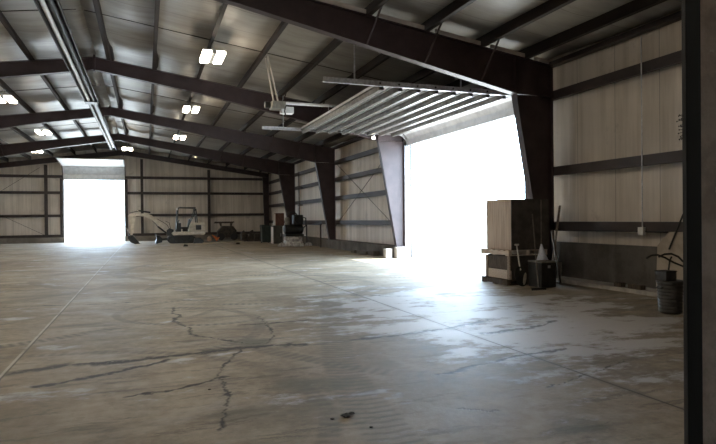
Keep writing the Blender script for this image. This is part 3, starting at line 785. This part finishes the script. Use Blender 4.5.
# low lumber laid on the floor
for k in range(5):
    x = 3.55+.62*k; y = 39.4+.62*k
    o = MB().box(-.62, .62, -.09, .09, 0, .075+.02*(k % 2)).build('lumber_board', M['lumber'], loc=(x, y+.0, 0), rot=(0, 0, .35), bevel=.006)
    tag(o, f'pale board on the floor behind the excavator, {ORD[k]} from the left', 'board', 'loose boards')
og = thing('traffic_cone', 'orange cone fallen over beside the excavator rear', 'cone', (4.95, 44.6, 0))
MB().lathe([(.14, 0), (.13, .02), (.03, .52), (.02, .53)], n=16, M=Matrix.Rotation(-.9, 4, 'Y')).build('cone_body', M['orange'], og, smooth=True, loc=(.15, 0, .14))
MB().box(-.18, .18, -.18, .18, -.02, .02, Matrix.Rotation(-.9, 4, 'Y')).build('base', M['orange'], og, loc=(.14, 0, .15))
tag(MB().lathe([(.13, 0), (.18, .06), (.17, .24), (.10, .34), (.04, .38)], (4.50, 44.9, 0), 14).build('sack', M['tanbag'], smooth=True), 'small tan sack beside the orange cone behind the excavator', 'sack')
tag(MB().prism([(-.32, 0), (.30, 0), (.34, .22), (.1, .42), (-.26, .36)], 'y', -.2, .2).build('engine_block', M['darkpaint'], loc=(3.34, 40.4, 0), bevel=.03), 'dark lump of machinery on the floor in front of the excavator tracks', 'machine part')
tag(MB().prism([(-.16, 0), (.14, 0), (.10, .10), (-.08, .13)], 'y', -.1, .1).build('debris_lump', M['clod'], loc=(2.3, 36.9, 0), bevel=.02), 'small dark debris lump on open floor in front of the excavator', 'debris')
tag(MB().prism([(-.14, 0), (.16, 0), (.08, .11), (-.10, .09)], 'y', -.1, .1).build('debris_lump', M['clod'], loc=(5.65, 38.2, 0), bevel=.02), 'small dark debris lump on open floor left of the green bin', 'debris')
# bins and cabinets
gb = thing('waste_bin', 'dark green upright bin left of the grey cabinet', 'bin', (7.62, 38.9, 0))
gb.scale = (.85, .9, 1)
MB().prism([(-.33, .06), (.33, .06), (.40, 1.12), (-.40, 1.12)], 'y', -.38, .38).build('bin_body', M['greenbin'], gb, bevel=.03)
MB().prism([(-.43, 1.12), (.43, 1.12), (.40, 1.20), (-.36, 1.24)], 'y', -.42, .42).build('lid', M['greenbin'], gb, bevel=.02)
for s in (-1, 1): MB().cyl((s*.26, .30, .10), (s*.33, .30, .10), .10, 14).build('wheel', M['black'], gb)
MB().box(-.415, -.395, -.36, -.25, .10, 1.10).build('edge_strip', M['greymach'], gb)
gc = thing('cabinet', 'olive grey cabinet with a pale left side, standing right of the green bin', 'cabinet', (7.97, 37.05, 0))
gc.scale = (.85, 1, 1)
MB().box(-.34, .36, -.35, .35, .04, 1.14).build('body', M['olivebox'], gc, bevel=.015)
MB().box(-.365, -.34, -.34, .34, .04, 1.10).build('side_panel', M['paleside'], gc)
MB().box(-.42, .42, -.40, .40, 1.14, 1.19).build('top', M['olivebox'], gc, bevel=.01)
MB().box(-.30, .32, -.37, -.35, .10, 1.08).build('door', M['olivebox'], gc)
MB().box(.20, .23, -.395, -.37, .50, .70).build('handle', M['galv'], gc)
rb = thing('carton', 'red brown box with a pale side sitting on the grey cabinet', 'box', (8.06, 37.05, 1.192))
rb.scale = (.85, 1, 1)
MB().box(-.26, .40, -.30, .30, 0, .80).build('box_body', M['redbrown'], rb, bevel=.015)
MB().box(-.29, -.26, -.29, .29, .02, .78).build('side_panel', M['paleside'], rb)
MB().box(-.27, .41, -.04, .04, .80, .806).build('tape', M['tanbag'], rb)
# machine sitting on pale concrete rings
cr = thing('concrete_ring', 'chunky whitewashed concrete ring on the floor carrying a black machine', 'concrete ring', (8.28, 33.9, 0))
MB().lathe([(.56, 0), (.60, .04), (.58, .27), (.52, .30), (.3, .30)], n=22).build('lower_ring', M['rubble'], cr, smooth=True)
MB().lathe([(.50, .30), (.56, .33), (.54, .54), (.46, .58), (.2, .58)], n=22).build('upper_ring', M['rubble'], cr, smooth=True)
mc = thing('compressor', 'black compressor with pipework standing on the whitewashed concrete ring', 'machine', (8.30, 33.9, .58))
mc.scale = (1.2, 1.2, 1.25)
MB().box(-.46, .46, -.30, .30, .0, .10).build('base_frame', M['darkpaint'], mc)
MB().tube([(-.50, 0, .33), (-.44, 0, .33), (.44, 0, .33), (.50, 0, .33)], [.12, .23, .23, .12], 18).build('tank', M['darkpaint'], mc, smooth=True)
MB().box(-.02, .46, -.22, .22, .56, 1.02).build('engine', M['darkpaint'], mc, bevel=.04)
MB().cyl((.22, -.30, .80), (.22, -.22, .80), .22, 18).build('flywheel', M['black'], mc)
MB().lathe([(.09, .0), (.13, .04), (.13, .30), (.06, .36)], (-.30, 0, .55), 14).build('air_filter', M['greymach'], mc, smooth=True)
MB().tube([(-.30, .0, .9), (-.22, 0, 1.12), (.05, 0, 1.16), (.2, 0, 1.02)], .03, 8).build('pipe', M['darkpaint'], mc, smooth=True)
MB().tube([(.46, -.1, .9), (.62, -.1, .86), (.62, -.1, .5), (.48, -.1, .38)], .03, 8).build('pipe', M['darkpaint'], mc, smooth=True)
for k, (dx, dy, s, lb) in enumerate([(-.80, -.45, .22, 'left of'), (.12, -.92, .28, 'in front of'), (.86, -.32, .21, 'right of')]):
    mb = MB(); mb.prism([(-s, 0), (s, 0), (s*.8, s*.8), (s*.1, s*1.1), (-s*.7, s*.7)], 'y', -s*.7, s*.7)
    tag(mb.build('concrete_lump', M['rubble'], bevel=.04, loc=(8.28+dx, 33.9+dy, 0)), f'pale concrete lump {lb} the concrete ring', 'concrete lump', 'concrete lumps')
# post and rail by the right wall
rp = thing('conduit', 'thin steel pipe post with cross arms on the right wall beyond fourth frame', 'pipe', (9.62, 37.6, .45))
MB().tube([(0, 0, 0), (0, 0, 4.3)], .035, 8).build('pipe', M['girt'], rp)
for z in (1.0, 2.05, 3.2): MB().box(-.02, .19, -.25, .25, z, z+.06).build('clamp', M['girt'], rp)
rr = thing('guard_rail', 'low dark pipe rail on posts along the right wall between third and fourth frames', 'rail', (9.2, 33.0, 0))
MB().tube([(0, -1.9, 1.30), (0, 4.2, 1.30)], .05, 10).build('top_rail', M['girt'], rr)
for y in (-1.8, 1.2, 4.1): MB().tube([(0, y, 0), (0, y, 1.3)], .045, 8).build('post', M['girt'], rr)

# ------------------------------------------------------------------ pallet stack by the near column
def make_pallet(label, loc, rz, mat, w=1.08, dpt=1.06):
    p = thing('pallet', label, 'pallet', loc, rz, 'wooden pallets')
    for k in range(3):
        y = -dpt/2+.05+k*(dpt-.1)/2
        MB().box(-w/2, w/2, y-.045, y+.045, .02, .11).build('stringer', mat, p)
    for k in range(6):
        x = -w/2+.06+k*(w-.12)/5
        MB().box(x-.06, x+.06, -dpt/2, dpt/2, .11, .13).build('deck_board', mat, p)
    for k in range(3):
        x = -w/2+.06+k*(w-.12)/2
        MB().box(x-.06, x+.06, -dpt/2, dpt/2, 0, .02).build('bottom_board', mat, p)
    return p
sx, sy = 8.50, 12.02
make_pallet('dark wooden pallet on the floor at the bottom of the stack by the big door', (sx-.03, sy, 0), PI/2, M['darkwood'], 1.08, 1.16)
ck = thing('crate', 'low wooden crate with pale lower boards between the two pallets', 'crate', (sx, sy, .13))
MB().box(-.46, .46, -.50, .50, 0, .555).build('crate_body', M['darkwood'], ck, bevel=.01)
MB().box(-.50, -.46, -.52, .52, .0, .21).build('side_board', M['paletim'], ck)
MB().box(-.49, -.46, -.52, .52, .24, .54).build('side_board', M['darkwood'], ck)
for y in (-.46, .46): MB().box(-.515, -.49, y-.05, y+.05, .0, .55).build('batten', M['pallet'], ck)
MB().box(-.47, .47, -.53, -.50, .02, .54).build('end_panel', M['shadefront'], ck)  # crate end takes the same painted-in shade as the carton front
make_pallet('pale wooden pallet sticking out under the tall carton', (sx-.04, sy+.02, .69), PI/2+.03, M['paletim'], 1.14, 1.12)
tc = thing('carton', 'tall tan cardboard carton with its front coloured dark for shade on the pallet stack', 'box', (sx+.0, sy, .823))
MB().box(-.48, .57, -.52, .52, 0, 1.20).build('box_body', M['cardboard'], tc, bevel=.015)
MB().box(-.475, .58, -.545, -.52, 0, 1.20).build('shaded_front', M['shadefront'], tc, bevel=.005)  # front face coloured dark to stand in for its shade
MB().box(-.487, -.48, -.36, -.16, 0.02, 1.19).build('flap_edge', M['cardboard'], tc)
MB().box(-.485, .57, -.03, .03, 1.20, 1.204).build('tape', M['tanbag'], tc)
# dark box and the tools round it
db = thing('steel_box', 'black steel box on the floor in front of the carton, a broom on top', 'box', (8.52, 11.02, 0))
MB().box(-.20, .20, -.24, .24, .0, .56).build('box_body', M['darkpaint'], db, bevel=.012)
MB().box(-.21, .21, -.25, .25, .56, .595).build('lid', M['greymach'], db, bevel=.006)
MB().box(-.03, .03, -.26, -.24, .44, .50).build('latch', M['galv'], db)
bs = thing('base_plate', 'black flat steel plate lying on the floor under the black box', 'plate', (8.9, 10.93, 0))
br = thing('broom', 'upturned broom with pale blue bristles standing on the black box', 'broom', (8.50, 10.98, .612))
C.objects.unlink(bs); bpy.data.objects.remove(bs)
MB().tube([(.02, .06, .34), (.10, .16, 1.38)], .010, 8).build('broom_handle', M['handle'], br, smooth=True)
MB().tube([(0, 0, 0), (0, .01, .10), (.01, .03, .22), (.02, .06, .36)], [.13, .095, .055, .016], 14).build('bristles', M['bristle'], br, smooth=True)
MB().tube([(.012, .04, .24), (.016, .05, .30)], [.05, .032], 12).build('binding', M['whitemetal'], br, smooth=True)
sv = thing('shovel', 'dark round shovel leaning on the carton, shiny worn blade at its foot', 'shovel', (8.00, 11.16, 0))
bmx = Matrix.Rotation(-.42, 4, 'X') @ Matrix.Rotation(.35, 4, 'Z')
MB().lathe([(.02, -.0), (.12, .012), (.185, .035), (.205, .06), (.21, .075), (.19, .07), (.02, .03)], n=22, M=Matrix.Translation((0, 0, .23)) @ Matrix.Rotation(PI/2-.25, 4, 'X') @ Matrix.Diagonal((.8, 1.1, 1, 1))).build('blade', M['darkpaint'], sv, smooth=True)
MB().lathe([(.01, 0), (.05, .004), (.075, .012), (.01, .012)], n=16, M=Matrix.Translation((.085, -.075, .19)) @ Matrix.Rotation(PI/2-.25, 4, 'X') @ Matrix.Rotation(-.35, 4, 'Z') @ Matrix.Diagonal((.55, 2.0, 1, 1))).build('worn_face', M['alu'], sv, smooth=True)
MB().tube([(.02, -.02, .38), (.03, .06, .62), (.03, .13, .95)], .017, 8).build('shovel_handle', M['palehandle'], sv, smooth=True)
MB().tube([(-.02, .13, .96), (.08, .13, .96)], .02, 8).build('grip', M['palehandle'], sv)
rk = thing('rake', 'slim long-handled rake leaning beside the broom', 'rake', (8.02, 10.58, 0))
MB().tube([(.0, -.08, .03), (.56, .86, 1.66)], .012, 8).build('rake_handle', M['handle'], rk, smooth=True)
hdm = MB().box(-.18, .18, -.10, -.07, .02, .05)
for k in range(8): hdm.box(-.175+.048*k, -.165+.048*k, -.12, -.08, 0, .03)
hdm.build('rake_head', M['darkpaint'], rk)
pk = MB().bar((9.26, 11.66, .03), (9.70, 11.84, 1.86), .13, .04, up=(1, -.6, 0))
tag(pk.build('plank', M['pallet'], loc=(0, 0, 0)), 'long brown plank leaning on the wall right of the nearest column', 'plank')
pk2 = MB().bar((9.19, 11.22, .03), (9.24, 11.58, 1.25), .16, .03, up=(1, -.6, 0))
tag(pk2.build('plank', M['darkwood']), 'short wide dark plank leaning between the black box and the long plank', 'plank')
lt = MB().prism([(8.35, 10.66), (9.32, 10.66), (9.32, 11.4), (8.35, 11.4)], 'z', 0, .012); lt.bm.free()

# ------------------------------------------------------------------ right wall fittings
cd = thing('electrical_conduit', 'thin vertical conduit with a grey switch box on the near right wall', 'conduit', (9.80, 9.36, 0))
MB().tube([(-.02, 0, 1.36), (-.02, 0, 5.36)], .013, 8).build('pipe', M['galv'], cd)
MB().box(-.08, .0, -.07, .07, 1.19, 1.36).build('switch_box', M['whitemetal'], cd, bevel=.008)
hc = MB().tube([(9.78, 3.5, 1.25), (9.78, 9.28, 1.27)], .012, 6); hc.tube([(9.78, 9.44, 1.27), (9.78, 12.12, 1.245)], .012, 6)
tag(hc.build('cable_run', M['darkpaint']), 'dark cable running along the lowest girt of the near right wall', 'cable')
for j, (y, s) in enumerate(((9.72, .10), (9.36, .08), (9.18, .09))):
    tag(MB().box(9.36, 9.36+.14, y-s, y+s, .085, .085+.09).build('wood_block', M['darkwood'], bevel=.01, loc=(.08, 0, 0)), ['small dark block on the kerb, left of the three', 'small dark block on the kerb, middle of the three', 'small dark block on the kerb, right of the three'][j], 'block', 'blocks on the kerb')
# grey can with a crate top and odd bent bars
gcn = thing('trash_can', 'grey ribbed can on the floor near the jamb', 'can', (8.06, 7.16, 0))
prof = [(.15, 0)]
for k in range(9): prof += [(.170+.0018*k, .02+.055*k), (.182+.0018*k, .035+.055*k)]
prof += [(.20, .52), (.19, .53)]
MB().lathe(prof, n=24).build('can_body', M['greycan'], gcn, smooth=False)
MB().lathe([(.196, .50), (.208, .51), (.208, .53), (.196, .54)], n=24).build('rim', M['greycan'], gcn)
for s in (-1, 1): MB().tube([(s*.20, -.05, .44), (s*.25, -.05, .42), (s*.25, .05, .42), (s*.20, .05, .44)], .01, 6).build('handle', M['darkpaint'], gcn)
cx = thing('milk_crate', 'small dark square crate set on top of the grey can', 'crate', (7.97, 7.16, .541))
cx.scale = (.78, .78, 1)
w = MB(); w.box(-.14, .14, -.14, .14, 0, .012)
for s in (-1, 1): w.box(-.14, .14, s*.14-.008*(s > 0), s*.14+.008*(s < 0), 0, .145); w.box(s*.14-.008*(s > 0), s*.14+.008*(s < 0), -.14, .14, 0, .145)
w.build('crate_body', M['greycan'], cx); 
MB().box(-.15, .15, -.15, .15, .145, .16).build('rim', M['black'], cx)
hb2 = thing('bent_handlebar', 'pair of bent dark handlebars rising out of the small crate', 'handlebar', (8.03, 7.16, .703))
MB().tube([(0, 0, 0), (.03, 0, .16), (.07, 0, .22)], .013, 8).build('stem', M['black'], hb2, smooth=True)
MB().tube([(-.50, -.03, .215), (-.40, -.03, .255), (-.26, -.02, .262), (-.08, 0, .21), (.12, 0, .12), (.34, 0, .045), (.40, 0, .03)], .016, 8).build('bar', M['black'], hb2, smooth=True)
MB().tube([(-.14, .06, .22), (-.02, .06, .26), (.12, .05, .262), (.26, .04, .21), (.36, .04, .13), (.46, .04, .09)], .016, 8).build('bar', M['black'], hb2, smooth=True)
tag(MB().tube([(9.55, 8.50, .94), (9.60, 8.22, 1.62)], .017, 8).build('steel_bar', M['black']), 'short black bar propped diagonally against the wall behind the can', 'bar')
bb = MB().prism([(8.05, .18), (8.86, .10), (8.82, 1.0), (8.55, 1.28), (8.1, 1.28)], 'x', 9.60, 9.63)
tag(bb.build('plywood_board', M['beige']), 'beige board leaning on the right wall behind the can', 'board')

# ------------------------------------------------------------------ crumbs of dirt on the slab
cl = random.Random(21)
def clod(x, y, s, label):
    m = MB(); m.lathe([(s*.4, 0), (s, s*.25), (s*.8, s*.6), (s*.2, s*.8)], n=9)
    for v in m.bm.verts: v.co.x *= 1.3; v.co += Vector((cl.uniform(-.25, .25)*s, cl.uniform(-.25, .25)*s, cl.uniform(0, .2)*s))
    tag(m.build('dirt_clod', M['clod'], loc=(x, y, 0)), label, 'dirt', 'dirt clods')
clod(1.50, 4.42, .032, 'biggest dark dirt clod in the foreground')
clod(1.56, 4.46, .022, 'small dirt clod touching the biggest clod')
clod(1.38, 4.40, .014, 'crumb of dirt left of the biggest clod')
clod(1.60, 4.12, .012, 'tiny dirt crumb below the biggest clod')
clod(.55, 5.6, .012, 'tiny dirt crumb left of the dark foreground stain')

# ------------------------------------------------------------------ outside
def bush(name, loc, r, h, n, label, seed):
    b = thing(name, label, 'bush', loc); rr = random.Random(seed)
    fo = bmesh.new()
    for k in range(n):
        a = rr.uniform(0, 2*PI); e = rr.random(); q = r*math.sqrt(rr.random())*(1-.6*e)
        c = Vector((q*math.cos(a), q*math.sin(a), .15+h*e)); s = rr.uniform(.06, .14)
        u = Vector((rr.uniform(-1, 1), rr.uniform(-1, 1), rr.uniform(-.3, 1))).normalized(); v = u.cross(Vector((rr.uniform(-1, 1), rr.uniform(-1, 1), .2))).normalized()
        vs = [fo.verts.new(c+u*s), fo.verts.new(c+v*s*.4), fo.verts.new(c-u*s), fo.verts.new(c-v*s*.4)]; fo.faces.new(vs)
    m = MB(); m.bm.free(); m.bm = fo; m.build('foliage', M['leaf'], b)
    st = MB()
    for k in range(6):
        a = rr.uniform(0, 2*PI); st.tube([(0, 0, 0), (.3*r*math.cos(a), .3*r*math.sin(a), h*.8)], .02, 5)
    st.build('stem', M['twig'], b)
bush('shrub', (-4.25, 58, -.07), .55, 1.3, 260, 'yellow green shrub outside the far door', 4)
md = MB(); md.lathe([(1.7, 0), (1.2, .22), (.6, .38), (.1, .42)], (-3.6, 61.2, -.07), 20)
tag(md.build('gravel_mound', M['gravel'], smooth=True), 'low pale mound of earth behind the shrub outside the far door', 'mound')
bush('shrub', (16.5, 31.0, -.07), .7, 1.0, 200, 'pale shrub outside the big side door', 9)

# ------------------------------------------------------------------ light
w = bpy.data.worlds.new('sky'); bpy.context.scene.world = w; w.use_nodes = True
bg = w.node_tree.nodes['Background']; bg.inputs[0].default_value = (.62, .80, 1.0, 1); bg.inputs[1].default_value = 12.5
su = bpy.data.lights.new('sun', 'SUN'); su.energy = 14; su.angle = .01; su.color = (1, .95, .86)
so = bpy.data.objects.new('sun', su); C.objects.link(so)
so.rotation_euler = Vector((-.50, .10, -.86)).to_track_quat('-Z', 'Y').to_euler()

# ------------------------------------------------------------------ camera
cam = bpy.data.cameras.new('camera'); co = bpy.data.objects.new('camera', cam); C.objects.link(co)
F, YAW, PITCH, ROLL = 579.8, .35135, -.00606, -.00983
cam.sensor_fit = 'HORIZONTAL'; cam.sensor_width = 36; cam.lens = F/716*36; cam.clip_start = .05; cam.clip_end = 500
cyw, syw = math.cos(YAW), math.sin(YAW)
fw = Vector((syw*math.cos(PITCH), cyw*math.cos(PITCH), math.sin(PITCH)))
r = Vector((cyw, -syw, 0)); u = r.cross(fw)
r2 = r*math.cos(ROLL)+u*math.sin(ROLL); u2 = u*math.cos(ROLL)-r*math.sin(ROLL)
co.matrix_world = Matrix(((r2.x, u2.x, -fw.x, 0), (r2.y, u2.y, -fw.y, 0), (r2.z, u2.z, -fw.z, 1.6), (0, 0, 0, 1)))
sc = bpy.context.scene; sc.camera = co
sc.view_settings.view_transform = 'Standard'; sc.view_settings.look = 'None'; sc.view_settings.gamma = 1
sc.view_settings.use_curve_mapping = False; sc.view_settings.exposure = .95
sc.cycles.max_bounces = 10; sc.cycles.diffuse_bounces = 6; sc.cycles.use_denoising = True
sc.cycles.sample_clamp_indirect = 20
